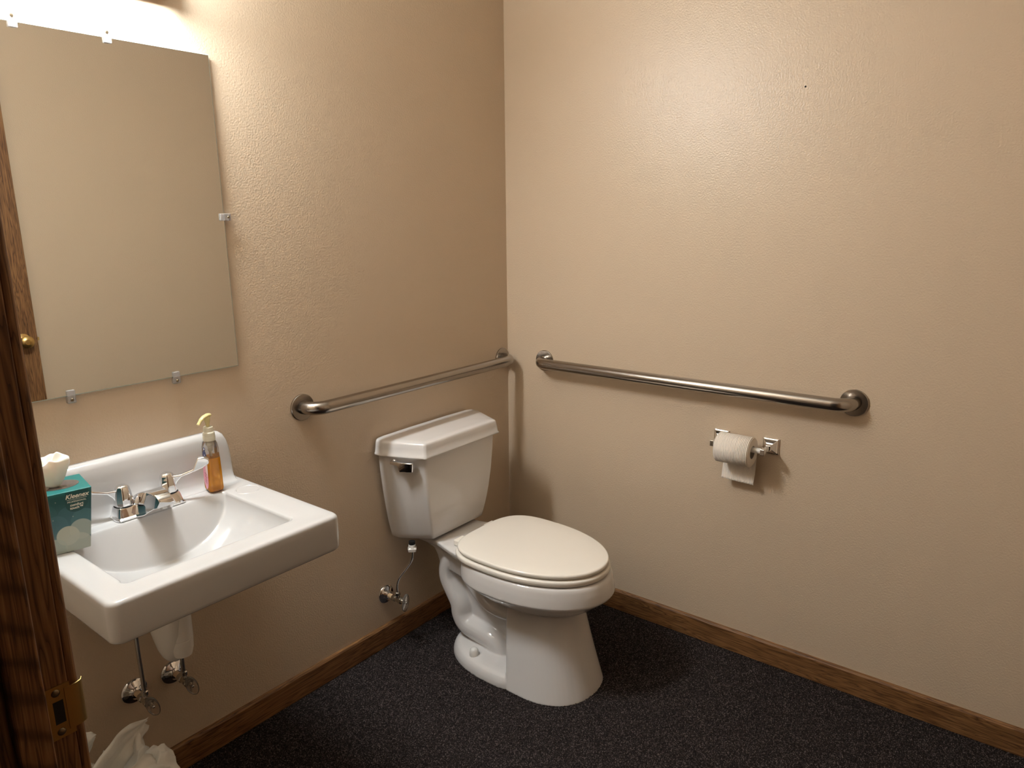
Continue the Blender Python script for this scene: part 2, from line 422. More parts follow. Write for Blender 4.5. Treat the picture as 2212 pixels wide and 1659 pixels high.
# backsplash: profile swept in x with rounded shoulders
bsx0, bsx1 = -1.676, -1.172
hs = .132
prof = [(-.0005, 1.0), (-.010, 1.0), (-.017, .985), (-.023, .945), (-.0265, .88), (-.029, .7), (-.031, .45), (-.033, .25), (-.037, .12), (-.044, .045), (-.055, .008), (-.066, -.004)]
xs = []
endp = [(0, 0), (.004, .1), (.009, .3), (.013, .5), (.017, .7), (.021, .84), (.027, .93), (.036, .98), (.05, 1.0)]
st = [(bsx0+d, s_) for d, s_ in endp] + [(bsx0+.25, 1)] + [(bsx1-d, s_) for d, s_ in reversed(endp)]
rings = []
for x, s_ in st:
    rings.append([(x, y*(.25+.75*min(1, s_*1.6)) if y < -.001 else y, ZD-.001+hs*z*s_) for y, z in prof]+[(x, -.0005, ZD-.004)])
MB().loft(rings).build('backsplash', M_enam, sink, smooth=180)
# raised soap rest ring on the right of the deck
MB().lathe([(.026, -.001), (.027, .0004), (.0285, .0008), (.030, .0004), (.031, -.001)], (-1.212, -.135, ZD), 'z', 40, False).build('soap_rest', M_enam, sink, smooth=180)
MB().lathe([(.001, .002), (.018, .002), (.021, .001), (.022, -.004)], (xc_b, -.22, basin_z(xc_b, -.22)), 'z', 32).build('drain_strainer', M_dchrome, sink, smooth=50)

# ------------------------------------------------------------------ faucet
fx, fy = -1.4245, -.062
fa = thing('sink_faucet', 'chrome two-handle faucet with wrist blades on the sink deck', 'faucet', (fx, fy, ZD))
rr = lambda a, b, r: rect_ring(-a, a, -b, b, r, 6, 4)
MB().loft([lift(rr(.080, .029, .010), .0), lift(rr(.080, .029, .010), .003), lift(rr(.076, .025, .009), .006), lift(rr(.072, .020, .008), .024), lift(rr(.070, .018, .008), .027), lift(rr(.066, .015, .007), .028)]).build('base', M_chrome, fa, smooth=30)
sp = [(.018, .046, 0, .028), (.006, .047, 0, .040), (-.012, .045, 0, .050), (-.032, .040, .0, .057), (-.050, .034, .006, .060), (-.068, .029, .018, .0595), (-.082, .026, .026, .056), (-.090, .0245, .029, .051), (-.094, .023, .031, .045)]
rings = []
for y, hw_, z0, z1 in sp:
    q = rpoly([(-hw_, z0), (hw_, z0), (hw_*.60, z1), (-hw_*.60, z1)], [.002, .002, .004, .004], 4)
    rings.append([(x, y, z) for x, z in q])
MB().loft(rings).build('spout', M_chrome, fa, smooth=40)
MB().lathe([(.008, 0), (.0085, -.006), (.007, -.0065)], (0, -.078, .028), 'z', 20).build('aerator', M_dchrome, fa, smooth=40)
for sgn in (-1, 1):
    hub = MB(); rings = []
    for z, r in [(.0275, .0205), (.030, .0212), (.045, .020), (.062, .0172), (.070, .0155), (.0745, .012), (.076, .007), (.075, .004)]:
        rings.append([(sgn*.0512+r*math.cos(2*PI*i/8+.39), r*math.sin(2*PI*i/8+.39), z) for i in range(8)])
    hd = hub.loft(rings).build('handle', M_chrome, fa, bevel=.002, seg=3, smooth=25)
    MB().lathe([(.0215, .0268), (.0215, .0276)], (sgn*.0512, 0, 0), 'z', 24).build('gasket', M_black, fa)
    pr = [(.006, .066), (.030, .0665), (.058, .0750), (.070, .1010), (.086, .1025), (.0965, .0950), (.0945, .0840), (.08, .0750), (.062, .069), (.032, .0605), (.022, .050), (.0135, .031), (.006, .031)]
    b = MB(); ang = math.radians(-27 if sgn > 0 else -13)
    b.prism([(sgn*(u), v) for u, v in pr], -.0065, .0065, 'y')
    b.v = [(sgn*.0512+x*math.cos(ang)-y*math.sin(ang), x*math.sin(ang)+y*math.cos(ang), z) for x, y, z in b.v]
    o = b.build('blade', M_chrome, hd, bevel=.0028, seg=3, smooth=30)

# ------------------------------------------------------------------ soap bottle
sbt = thing('soap_bottle', 'clear pump bottle of orange hand soap standing at the right end of the sink deck', 'soap bottle', (-1.2645, -.073, ZD), math.radians(-10))
def bot(w_, d_, z, r=.010): return lift(rect_ring(-w_, w_, -d_, d_, min(r, d_*.98, w_*.98)*.75, 5, 6), z)
shell = [(.017, .013, .0005), (.0205, .0165, .003), (.0215, .0175, .008), (.0212, .0172, .05), (.0202, .0165, .09), (.0195, .016, .112), (.0165, .0145, .124), (.0125, .0125, .130), (.0120, .0120, .134)]
MB().loft([bot(b, a, z, .012) for a, b, z in shell], True, False).build('bottle', M_clear, sbt, smooth=60)
liq = [(.0165, .0125, .0008), (.0202, .0162, .0027), (.0217, .0177, .008), (.0214, .0174, .05), (.0204, .0167, .0875), (.0186, .0154, .0885)]
MB().loft([bot(b, a, z, .011) for a, b, z in liq]).build('liquid_soap', M_liq, sbt, smooth=50)
cl = [(.0128, .128), (.0145, .130), (.0148, .140), (.0138, .1405), (.0144, .142), (.0138, .1435), (.0144, .145), (.0136, .150), (.0115, .152), (.0112, .163), (.010, .1645), (.005, .165)]
MB().lathe(cl, n=28).build('collar', M_collar, sbt, smooth=35)
MB().lathe([(.0095, .127), (.0095, .118), (.007, .116), (.006, .104), (.004, .102), (.002, .06), (.002, .01)], n=16).build('dip_tube', M_collar, sbt, smooth=40)
pm = MB().lathe([(.0045, .163), (.0045, .170), (.0062, .178), (.0075, .1875), (.006, .190)], n=20)
pm.tube(catmull([(.008, 0, .1915), (0, 0, .1925), (-.013, 0, .1895), (-.022, 0, .184), (-.030, 0, .176)], 5), [.0045]*5+[.0042]*5+[.004]*5+[.0036]*6, 12, rx=[.0075]*5+[.007]*5+[.006]*5+[.0045]*6)
pm.build('pump_head', M_pump, sbt, smooth=50).rotation_euler = (0, 0, math.radians(28))
M_blue = mat('label_blue', (.02, .035, .13), .4); M_lwhite = mat('label_white', (.85, .82, .82), .4)
M_pink = mat('label_pink', (.80, .33, .42), .4); M_lpale = mat('label_pale', (.93, .72, .66), .4); M_lbrown = mat('label_brown', (.18, .06, .05), .4)
# label faces the left end of the sink
def side(y0, z0, pts, name, m, off=0.0004, parent=sbt):
    # pts in (along y, z) on the bottle's -x face
    mb = MB(); n = len(pts)
    def px(z): return -(.0179 if z < .05 else .0179-(z-.05)/.062*.0017)-off
    mb.add([(px(z0+v)-.0002, y0+u, z0+v) for u, v in pts]+[(px(z0+v)+.0003, y0+u, z0+v) for u, v in pts], [tuple(range(n)), tuple(range(2*n-1, n-1, -1))]+[(i, i+n, (i+1) % n+n, (i+1) % n) for i in range(n)])
    return mb.build(name, m, parent)
def ell(a, b, n=24, rot=0):
    return [(a*math.cos(q)*math.cos(rot)-b*math.sin(q)*math.sin(rot), a*math.cos(q)*math.sin(rot)+b*math.sin(q)*math.cos(rot)) for q in [2*PI*i/n for i in range(n)]]
side(-.003, .042, ell(.0155, .034), 'label', M_pink)
side(-.007, .064, [(-.010, .030), (-.002, .012), (.000, -.002), (-.006, -.014), (-.012, -.02), (-.014, -.004), (-.014, .018)], 'label_swirl', M_lpale, .0008)
side(-.005, .095, ell(.0115, .0125, rot=.25), 'logo_badge', M_blue)
side(-.006, .1115, ell(.0070, .0040), 'logo_dot', M_blue)
side(-.006, .1115, ell(.0030, .0016), 'logo_dot_centre', M_lwhite, .0008)
for k, z in enumerate((.046, .038, .030, .024)):
    side(-.006+.001*(k % 2), z, [(-.004, 0), (.004, .004), (.005, .0055), (0, .002), (-.004, .0015)], 'label_script', M_lbrown, .0010)
text_mesh('S', .013, 'logo_letter', M_lwhite, sbt, Matrix.Translation((-.0172, -.006, .0885)) @ Matrix(((0, 0, -1), (-1, 0, 0), (0, 1, 0))).to_4x4(), .0002, True)

# ------------------------------------------------------------------ tissue box
TW, TH = .106, .127
tb = thing('tissue_box', 'teal cube tissue box printed with pale clouds on the left end of the sink', 'tissue box', (-1.5925, -.166, ZD), math.radians(-9.8))
def box_print():
    m = mat('printed_cloud_card', (.05, .3, .3), .38)
    tc = nd(m, 'ShaderNodeTexCoord'); sep = nd(m, 'ShaderNodeSeparateXYZ'); lk(m, tc.outputs['Object'], sep.inputs[0])
    mr = nd(m, 'ShaderNodeMapRange'); mr.inputs[1].default_value = 0; mr.inputs[2].default_value = TH; lk(m, sep.outputs[2], mr.inputs[0])
    col = ramp(m, mr.outputs[0], [(0, (.20, .27, .26)), (.35, (.06, .15, .18)), (.62, (.015, .085, .095)), (.93, (.006, .075, .072)), (1, (.012, .15, .145))])
    add = nd(m, 'ShaderNodeMath', operation='ADD'); lk(m, sep.outputs[0], add.inputs[0]); lk(m, sep.outputs[1], add.inputs[1])
    for (cx, cz, r, c, op) in [(-.03, .075, .022, (.035, .12, .14), .6), (-.075, .085, .026, (.025, .11, .12), .5), (-.005, .062, .024, (.05, .15, .17), .7),
                           (-.055, .060, .022, (.05, .14, .17), .6), (-.10, .055, .03, (.05, .16, .18), .6), (-.012, .043, .022, (.34, .40, .36), .85), (-.085, .03, .022, (.20, .34, .37), .7),
                           (-.037, .035, .021, (.45, .48, .40), .9), (-.02, .012, .025, (.42, .46, .40), .8), (-.062, .012, .022, (.38, .44, .39), .8), (-.1, .006, .02, (.36, .42, .38), .8)]:
        cb = nd(m, 'ShaderNodeCombineXYZ'); lk(m, add.outputs[0], cb.inputs[0]); lk(m, sep.outputs[2], cb.inputs[2])
        ds = nd(m, 'ShaderNodeVectorMath', operation='DISTANCE'); lk(m, cb.outputs[0], ds.inputs[0]); ds.inputs[1].default_value = (cx, 0, cz)
        lt = nd(m, 'ShaderNodeMapRange'); lt.inputs[1].default_value = r; lt.inputs[2].default_value = r-.0012; lt.inputs[3].default_value = 0; lt.inputs[4].default_value = op
        lk(m, ds.outputs['Value'], lt.inputs[0])
        mx = nd(m, 'ShaderNodeMix', data_type='RGBA'); lk(m, lt.outputs[0], mx.inputs[0]); lk(m, col, mx.inputs[6]); mx.inputs[7].default_value = (*c, 1); col = mx.outputs[2]
    # speckles
    vo = nd(m, 'ShaderNodeTexVoronoi'); vo.inputs['Scale'].default_value = 70; lk(m, tc.outputs['Object'], vo.inputs[0])
    l2 = nd(m, 'ShaderNodeMapRange'); l2.inputs[1].default_value = .085; l2.inputs[2].default_value = .06; l2.inputs[3].default_value = 0; l2.inputs[4].default_value = .6; lk(m, vo.outputs['Distance'], l2.inputs[0])
    mx = nd(m, 'ShaderNodeMix', data_type='RGBA'); lk(m, l2.outputs[0], mx.inputs[0]); lk(m, col, mx.inputs[6]); mx.inputs[7].default_value = (.5, .5, .42, 1)
    lk(m, mx.outputs[2], bs(m).inputs['Base Color']); return m
M_card = box_print()
MB().box((-TW, 0, 0), (0, TW, TH)).build('carton', M_card, tb, bevel=.0012, seg=2)
M_hole = mat('clear_film_slot', (.10, .09, .09), .12, 0, Coat_Weight=1.0)
oc = (-TW/2+.005, TW/2)
hole = [(oc[0]+.036*math.cos(2*PI*i/40), oc[1]+.030*math.sin(2*PI*i/40)) for i in range(40)]
MB().prism([(x, y) for x, y in hole], TH-.0005, TH+.0006, 'z').build('film_opening', M_hole, tb)
M_shield = mat('dark_teal_print', (.006, .065, .062), .4); M_print = mat('cream_print', (.75, .72, .62), .5)
shx = -.0265
sh = [(shx-.0205, TH-.0015), (shx+.0205, TH-.0015), (shx+.0205, TH-.026)] + [(shx+.0205*math.cos(a), TH-.026-.019*math.sin(a)) for a in [PI*i/16 for i in range(1, 16)]] + [(shx-.0205, TH-.026)]
MB().prism(sh, -.0002, .0006, 'y').build('brand_shield', M_shield, tb)
def ft(s_, size, z, bold=False, shear=0, nm='print_line', rot=0):
    text_mesh(s_, size, nm, M_print, tb, Matrix.Translation((shx, -.0003, z)) @ Matrix.Rotation(PI/2, 4, 'X') @ Matrix.Rotation(rot, 4, 'Z'), .00015, bold, shear)
ft('Kleenex', .0125, TH-.0155, True, .2, 'brand_name')
MB().box((shx-.018, -.0006, TH-.0185), (shx+.018, 0, TH-.0180)).build('print_rule', M_print, tb)
ft('PROFESSIONAL', .0050, TH-.0245)
ft('comfort', .0072, TH-.0320, True); ft('touch\u2122', .0072, TH-.0385, True)
# tissue
tis = MB(); rings = []
for k in range(19):
    t_ = k/18; z = TH+.0008+.060*t_; R0 = .0075+.024*t_**.6-.004*max(0, t_-.8)*5
    ring = []
    for i in range(72):
        a = 2*PI*i/72
        fo = -.16*abs(math.sin(1.5*a+.7))*t_+.18*math.cos(2*a+.9)+.13*math.sin(3*a+2.2+1.1*t_)+.06*math.sin(6*a+3*t_)+.05*math.cos(11*a)*(1-t_)
        r_ = R0*(1+fo*(.4+.6*t_))
        ring.append((oc[0]-.010+r_*math.cos(a)*1.05-.010*t_, oc[1]-.006+r_*math.sin(a)*.62-.002*t_, z+(.007*math.sin(a+.6)+.003*math.sin(3*a))*t_**2))
    rings.append(ring)
c0 = (oc[0]-.020, oc[1]-.008)
for k in range(1, 7):
    t_ = k/6; rings.append([(c0[0]+(x-c0[0])*(1-.8*t_), c0[1]+(y-c0[1])*(1-.75*t_), z+.003*math.sin(PI*min(1, t_*1.5))-.020*t_**2+.002*math.sin(i*.5)) for i, (x, y, z) in enumerate(rings[18])])
tis.loft(rings).build('tissue', M_tissue, tb, smooth=180)
# the carton is squeezed out of true: it leans a little to the right
for ch_ in tb.children:
    ch_.data.transform(ch_.matrix_basis); ch_.matrix_basis = Matrix.Identity(4)
    shm = Matrix.Identity(4); shm[0][2] = .13; ch_.data.transform(shm)

# ------------------------------------------------------------------ grab bars
def bar_path(L, off, R=.045):
    p = [(0, 0, 0), (0, -(off-R)*.5, 0), (0, -(off-R), 0)]
    for i in range(1, 9):
        a = PI/2*i/8; p.append((R-R*math.cos(a), -(off-R)-R*math.sin(a), 0))
    q = [(L-x, y, z) for x, y, z in reversed(p)]
    return p+q
def grab_bar(loc, rz, L, label):
    g = thing('grab_bar', label, 'grab bar', loc, rz)
    MB().tube(bar_path(L, .057), .019, 28).build('bar', M_steel, g, smooth=60)
    for x in (0, L):
        MB().lathe([(.001, -.0002), (.0385, -.0002), (.0385, -.0045), (.037, -.006), (.021, -.0068), (.0195, -.0068), (.019, -.004)], (x, 0, 0), 'y', 48).build('flange', M_steel, g, smooth=30)
    return g
grab_bar((-.941, 0, .8885), 0, .9045, 'brushed steel grab bar above the toilet tank on the mirror wall')
grab_bar((0, -.176, .8925), -PI/2, 1.067, 'brushed steel grab bar on the right-hand wall above the toilet paper')

# ------------------------------------------------------------------ toilet paper holder and roll
HY0, HY1, HZ, HX = -.866, -1.022, .7245, -.068
ph = thing('paper_holder', 'chrome two-post toilet paper holder on the right-hand wall', 'paper holder', (0, (HY0+HY1)/2, HZ))
cy = (HY0+HY1)/2
for y in (HY0-cy, HY1-cy):
    def sq(h, x): return [(x, y+a*h, b*h) for a, b in ((-1, -1), (1, -1), (1, 1), (-1, 1))]
    mt = MB().loft([sq(.0245, -.0002), sq(.0245, -.005), sq(.0205, -.007), sq(.0195, -.010), sq(.0125, -.017), sq(.0085, -.020), sq(.0075, -.030)])
    po = mt.build('mount', M_chrome, ph, bevel=.0012, seg=2)
    MB().loft([[(-.020, y-.005, -.007), (-.020, y+.005, -.007), (-.020, y+.005, .007), (-.020, y-.005, .007)],
               [(-.062, y-.0045, -.009), (-.062, y+.0045, -.009), (-.062, y+.0045, .005), (-.062, y-.0045, .005)]]).build('arm', M_chrome, po, bevel=.001, seg=2)
    MB().box((-.080, y-.0065, -.011), (-.058, y+.0065, .008)).build('end_block', M_chrome, po, bevel=.0015, seg=2)
MB().lathe([(.008, HY1-cy+.006), (.0085, HY1-cy+.008), (.0085, HY0-cy-.045), (.0098, HY0-cy-.044), (.0098, HY0-cy-.008), (.008, HY0-cy-.006)], (HX, 0, -.0015), 'y', 24).build('roller', M_wplast, ph, smooth=40)
RC = (HX, HZ-.0215); RR = .046; RY0, RY1 = -.8835, -.990      # roll hangs on the roller
rl = thing('toilet_paper_roll', 'white embossed toilet paper roll hanging on the chrome holder', 'toilet paper', (0, 0, 0))
cx_, cz_ = RC[0], HZ-.0103
MB().lathe([(.020, RY0), (RR-.003, RY0), (RR, RY0-.003), (RR, RY1+.003), (RR-.003, RY1), (.020, RY1), (.020, RY0)], (cx_, 0, cz_), 'y', 64, False).build('wound_paper', M_quilt, rl, smooth=50)
MB().lathe([(.020, RY0-.0003), (.020, RY1+.0003), (.0192, RY1+.0003), (.0192, RY0-.0003), (.020, RY0-.0003)], (cx_, 0, cz_), 'y', 40, False).build('cardboard_core', mat('grey_cardboard', (.38, .33, .28), .9), rl, smooth=50)
mb = MB(); rows = []
for k in range(22):
    t_ = k/21
    a = -.10-.25*t_
    if k < 5: x = cx_+(RR+.0006)*math.cos(math.radians(20-9*k)); z = cz_+(RR+.0006)*math.sin(math.radians(20-9*k))
    else:
        s_ = (k-4)/17; x = cx_+RR*.93-.014*s_+.004*math.sin(s_*3)+.001; z = cz_-.016-.094*s_
    rows.append((x, z))
vv = []; ff = []; NY = 14
for k, (x, z) in enumerate(rows):
    for j in range(NY+1):
        y = RY0-.002+(RY1-RY0+.004)*j/NY; vv.append((x-.0015*math.sin(j/NY*5)*(k/21), y, z-.004*(k/21)*(j/NY)))
for k in range(len(rows)-1):
    for j in range(NY): i = k*(NY+1)+j; ff.append((i, i+1, i+NY+2, i+NY+1))
so = mb.add(vv, ff).build('hanging_sheet', M_quilt, rl, smooth=180)
sm = so.modifiers.new('thick', 'SOLIDIFY'); sm.thickness = .0006; sm.offset = 0

# ------------------------------------------------------------------ toilet
TX = -.462
toi = thing('toilet', 'white two-piece toilet with its lid closed in the corner', 'toilet', (TX, 0, 0))
b = MB()
# bowl
R = []
for z, w_, yf, yb, nf in [(.232, .085, -.600, -.345, 2.1), (.242, .104, -.630, -.34, 2.1), (.255, .127, -.655, -.335, 2.1), (.270, .147, -.680, -.325, 2.1), (.285, .163, -.699, -.308, 2.1), (.300, .178, -.716, -.282, 2.1), (.313, .1905, -.731, -.253, 2.1), (.3175, .1935, -.7345, -.245, 2.1),
                      (.330, .192, -.733, -.243, 2.1), (.345, .190, -.731, -.243, 2.1), (.366, .186, -.726, -.243, 2.1), (.374, .183, -.722, -.245, 2.1), (.377, .178, -.716, -.25, 2.1)]:
    yc = -.44; R.append(lift(egg(w_, yc, yc-yf, yb-yc, nf, 2.6), z))
b.loft(R)
# bowl belly reaching down into the pedestal and back
R = []
for z, w_, yf, yb in [(.13, .04, -.50, -.42), (.17, .065, -.54, -.41), (.21, .08, -.57, -.40), (.25, .10, -.60, -.37)]:
    yc = -.43; R.append(lift(egg(w_, yc, yc-yf, yb-yc), z))
b.loft(R)
# front pedestal, flaring to the floor, flat at the back
R = []
for k in range(9):
    t_ = k/8; z = -.004+.262*t_; fl = (1-t_)**1.15
    w_ = .101+.052*fl; yf = -.634-.066*fl; yb = -.424-.040*fl; n_ = 60; o2 = []
    yc = yb-.06
    for i in range(n_):
        a = 2*PI*i/n_; c_, s_ = math.cos(a), math.sin(a); e = 2.3 if s_ < 0 else 9
        o2.append((-.009*fl+w_*math.copysign(abs(c_)**(2/e), c_), yc+((yc-yf) if s_ < 0 else .06)*math.copysign(abs(s_)**(2/e), s_)))
    R.append(lift(o2, z))
b.loft(R)
# foot flange
R = []
for z, g in [(-.004, -.002), (.012, 0), (.022, .004), (.030, .010), (.035, .020), (.037, .034)]:
    R.append(lift(egg(.166-g, -.41, .12, .242-g, 3, 2.3), z))
b.loft(R)
# trapway
tp = catmull([(0, -.45, .200), (0, -.39, .193), (0, -.338, .200), (0, -.292, .226), (0, -.252, .266), (0, -.215, .300), (0, -.180, .307), (0, -.152, .278), (0, -.148, .232), (0, -.170, .190), (0, -.194, .150), (0, -.201, .110), (0, -.225, .080), (0, -.28, .070), (0, -.328, .064), (0, -.360, .048), (0, -.374, .026)], 6)
nT = len(tp)
b.tube(tp, [.031+.013*min(1, max(0, i-12)/24) for i in range(nT)], 28, rx=[.098-.014*min(1, i/30) for i in range(nT)], up=(0, 0, 1), sq=2.5)
b.prism([(-.16, .30), (-.20, .33), (-.30, .30), (-.44, .24), (-.46, .02), (-.20, .02), (-.20, .15)], -.044, .044, 'x')
b.box((-.045, -.45, .02), (.045, -.30, .24))
# neck and deck
R = []
for z, w_, yb in [(.27, .072, -.118), (.31, .078, -.108), (.335, .083, -.098), (.352, .092, -.06), (.360, .105, -.035), (.374, .107, -.03), (.377, .103, -.034)]:
    yc = -.24; q = rpoly([(-w_*1.45, -.34), (w_*1.45, -.34), (w_*1.2, -.22), (w_, -.15), (w_*.98, yb), (-w_*.98, yb), (-w_, -.15), (-w_*1.2, -.22)], [.02]*4+[.02]*4, 4)
    R.append(lift(q, z))
b.loft(R)
body = b.build('bowl', M_cer, toi, smooth=180)
rm = body.modifiers.new('remesh', 'REMESH'); rm.mode = 'VOXEL'; rm.voxel_size = .0029; rm.use_smooth_shade = True
cs2 = body.modifiers.new('smooth', 'SMOOTH'); cs2.factor = .55; cs2.iterations = 4
def slab(name, grow, z0, z1, er, parent=toi, dome=0):
    R = []
    for z, g in [(z0, -er), (z0+er*.3, -er*.4), (z0+er, 0), (z1-er, 0), (z1-er*.5, -er*.2), (z1-er*.15, -er*.55), (z1, -er*1.3), (z1+dome, -.05), (z1+dome*1.3, -.12)]:
        R.append(lift(egg(.181+grow+g, -.43, .285+grow+g, .186+grow+g, 2.05, 3.4), z))
    return MB().loft(R).build(name, M_seat, parent, smooth=60)
slab('seat', .005, .3800, .3985, .005)
slab('lid', .0, .4022, .4170, .0055, dome=.002)
for sx in (-.075, .075):
    MB().box((sx-.022, -.243, .378), (sx+.022, -.213, .398)).build('hinge', M_seat, toi, bevel=.004, seg=3)
for sx in (-1, 1):
    MB().lathe([(.0150, .030), (.0150, .044), (.0132, .054), (.008, .060), (.001, .061)], (sx*.123, -.315, .0), 'z', 24).build('bolt_cap', M_wplast, toi, smooth=50)
# tank
def tring(bw, fw_, yf, z, r=.012, g=0, yb=-.012):
    return lift(rpoly([(-bw-g, yb+min(g, .003)), (-bw-g, yb-.035), (-fw_-g, yf-g), (fw_+g, yf-g), (bw+g, yb-.035), (bw+g, yb+min(g, .003))], [.012, .03, r, r, .03, .012], 7), z)
R = [tring(.160, .100, -.128, .3855), tring(.178, .117, -.143, .387), tring(.184, .123, -.149, .392), tring(.188, .128, -.152, .41), tring(.197, .137, -.158, .45), tring(.205, .147, -.163, .50), tring(.213, .156, -.167, .56), tring(.220, .163, -.169, .63), tring(.224, .167, -.170, .695)]
MB().loft(R).build('tank', M_cer, toi, smooth=60)
R = [tring(.222, .165, -.170, .684), tring(.236, .177, -.183, .684), tring(.2390, .180, -.186, .686), tring(.2390, .180, -.186, .6895), tring(.2365, .1775, -.1835, .693), tring(.2335, .1750, -.1810, .712), tring(.2315, .1732, -.1790, .7245), tring(.2300, .1720, -.1778, .7285), tring(.2275, .1700, -.1755, .7315), tring(.2230, .1660, -.1715, .7332), tring(.205, .15, -.155, .7345), tring(.1, .07, -.08, .7358)]
MB().loft(R).build('tank_lid', M_cer, toi, smooth=60)
# flush lever on the slanted left face
pA, pB = Vector((-.224, -.047, 0)), Vector((-.167, -.170, 0)); dr = (pB-pA).normalized(); nm_ = Vector((dr.y, -dr.x, 0)); nm_ = -nm_ if nm_.x > 0 else nm_
lv = Matrix((dr, nm_, Vector((0, 0, 1)))).transposed().to_4x4()
lev0 = pA+dr*.036+Vector((0, 0, .667))
lv.translation = lev0
def tm(mb, Mx): mb.v = [tuple(Mx @ Vector(p)) for p in mb.v]; return mb
h = MB().lathe([(.010, 0), (.010, .010)], (0, 0, 0), 'y', 20)
h.loft([[(-.010, .008, -.005), (-.010, .008, .006), (-.010, .020, .006), (-.010, .020, -.005)],
        [(.016, .010, -.006), (.016, .010, .007), (.016, .026, .007), (.016, .026, -.006)],
        [(.026, .010, -.028), (.026, .010, .007), (.026, .030, .007), (.026, .030, -.026)],
        [(.068, .010, -.026), (.070, .010, .007), (.070, .032, .007), (.064, .022, -.026)]])
tm(h, lv).build('flush_lever', M_chrome, toi, bevel=.003, seg=3, smooth=30)

# ------------------------------------------------------------------ shut-off valves and supply tubes
def valve(x, z, label, tilt=0):
    v = thing('shutoff_valve', label, 'water valve', (x, 0, z), 0, 'chrome shut-off valves')
    MB().lathe([(.0325, -.0002), (.0325, -.003), (.031, -.006), (.026, -.0085), (.020, -.011), (.014, -.015), (.0105, -.019), (.009, -.019)], (0, 0, 0), 'y', 40).build('escutcheon', M_chrome, v, smooth=60)
    MB().lathe([(.0078, -.005), (.0078, -.044)], (0, 0, 0), 'y', 20).build('stub_pipe', M_cpvc, v, smooth=50)
    bd = MB().lathe([(.0105, -.036), (.0115, -.038), (.0115, -.050), (.0095, -.052), (.0095, -.066), (.0118, -.067), (.0118, -.078), (.0085, -.080), (.0075, -.088), (.004, -.089), (.004, -.097)], (0, 0, 0), 'y', 8)
    bd.lathe([(.0065, .004), (.0065, .014), (.0088, .015), (.0088, .025), (.006, .027)], (0, -.060, 0), 'z', 8)
    bd.build('valve_body', M_dchrome, v, bevel=.0008, seg=2)
    e = []
    for y, g in [(-.092, -.004), (-.0935, -.001), (-.096, 0), (-.099, -.001), (-.1005, -.004)]:
        ca, sa = math.cos(tilt), math.sin(tilt)
        e.append([((.0140+g)*math.cos(q)*ca-(.030+g)*math.sin(q)*sa, y, (.0140+g)*math.cos(q)*sa+(.030+g)*math.sin(q)*ca) for q in [2*PI*i/40 for i in range(40)]])
    hd = MB().loft(e).build('handle', M_handle, v, smooth=60)
    MB().lathe([(.0001, -.1030), (.0025, -.1025), (.0036, -.101), (.0036, -.0995)], (0, 0, 0), 'y', 16).build('screw', M_dchrome, hd, smooth=50)
    return v
valve(-1.4880, .2835, 'chrome water valve below the sink, the one nearer the door frame', math.radians(20))
valve(-1.3900, .2835, 'chrome water valve below the sink, under the white drain cover', math.radians(20))
valve(-.6705, .1835, 'chrome water valve low on the wall left of the toilet', math.radians(-12))
s1 = tag(MB().tube(catmull([(-1.4880, -.060, .308), (-1.4885, -.060, .36), (-1.490, -.061, .43), (-1.489, -.062, .55), (-1.478, -.062, .68), (-1.4757, -.062, .725)], 8), .0050, 16).build('supply_tube', M_dchrome, smooth=60),
         'straight chrome water tube rising from the valve nearer the door frame to the sink', 'water tube', 'water supply tubes')
s2 = tag(MB().tube(catmull([(-1.3900, -.060, .308), (-1.3900, -.060, .36), (-1.386, -.061, .48), (-1.3735, -.062, .66), (-1.3733, -.062, .725)], 8), .0050, 16).build('supply_tube', M_dchrome, smooth=60),
         'short piece of chrome water tube seen behind the white drain cover', 'water tube', 'water supply tubes')
st_ = thing('supply_tube', 'bent chrome water tube with white nut running up to the toilet tank', 'water tube', (-.6705, -.060, .208), 0, 'water supply tubes')
ty, tx_ = -.096, -.6300
base_ = Vector((-.6705, -.060, .208))
pp = [Vector(q)-base_ for q in [(-.6705, -.060, .208), (-.671, -.060, .235), (-.664, -.066, .262), (-.647, -.080, .290), (-.634, -.092, .315), (tx_, ty, .34), (tx_, ty, .372)]]
MB().tube(catmull(pp, 8), .0042, 16).build('tube', M_chrome, st_, smooth=60)
cc = Vector((tx_, ty, 0))-Vector((base_.x, base_.y, 0))
nut = MB(); rings = []
for z, ra in [(.352, .009), (.353, .0135), (.362, .0145), (.366, .0115), (.375, .0115), (.376, .008)]:
    rings.append([(cc.x+ra*(1+(.22*max(0, math.cos(4*a)) if z < .364 and ra > .012 else 0))*math.cos(a), cc.y+ra*(1+(.22*max(0, math.cos(4*a)) if z < .364 and ra > .012 else 0))*math.sin(a), z-base_.z) for a in [2*PI*i/48 for i in range(48)]])
nut.loft(rings).build('coupling_nut', M_wplast, st_, smooth=40)
MB().lathe([(.0105, .374-base_.z), (.0105, .386-base_.z)], (cc.x, cc.y, 0), 'z', 20).build('rubber_washer', M_black, st_)

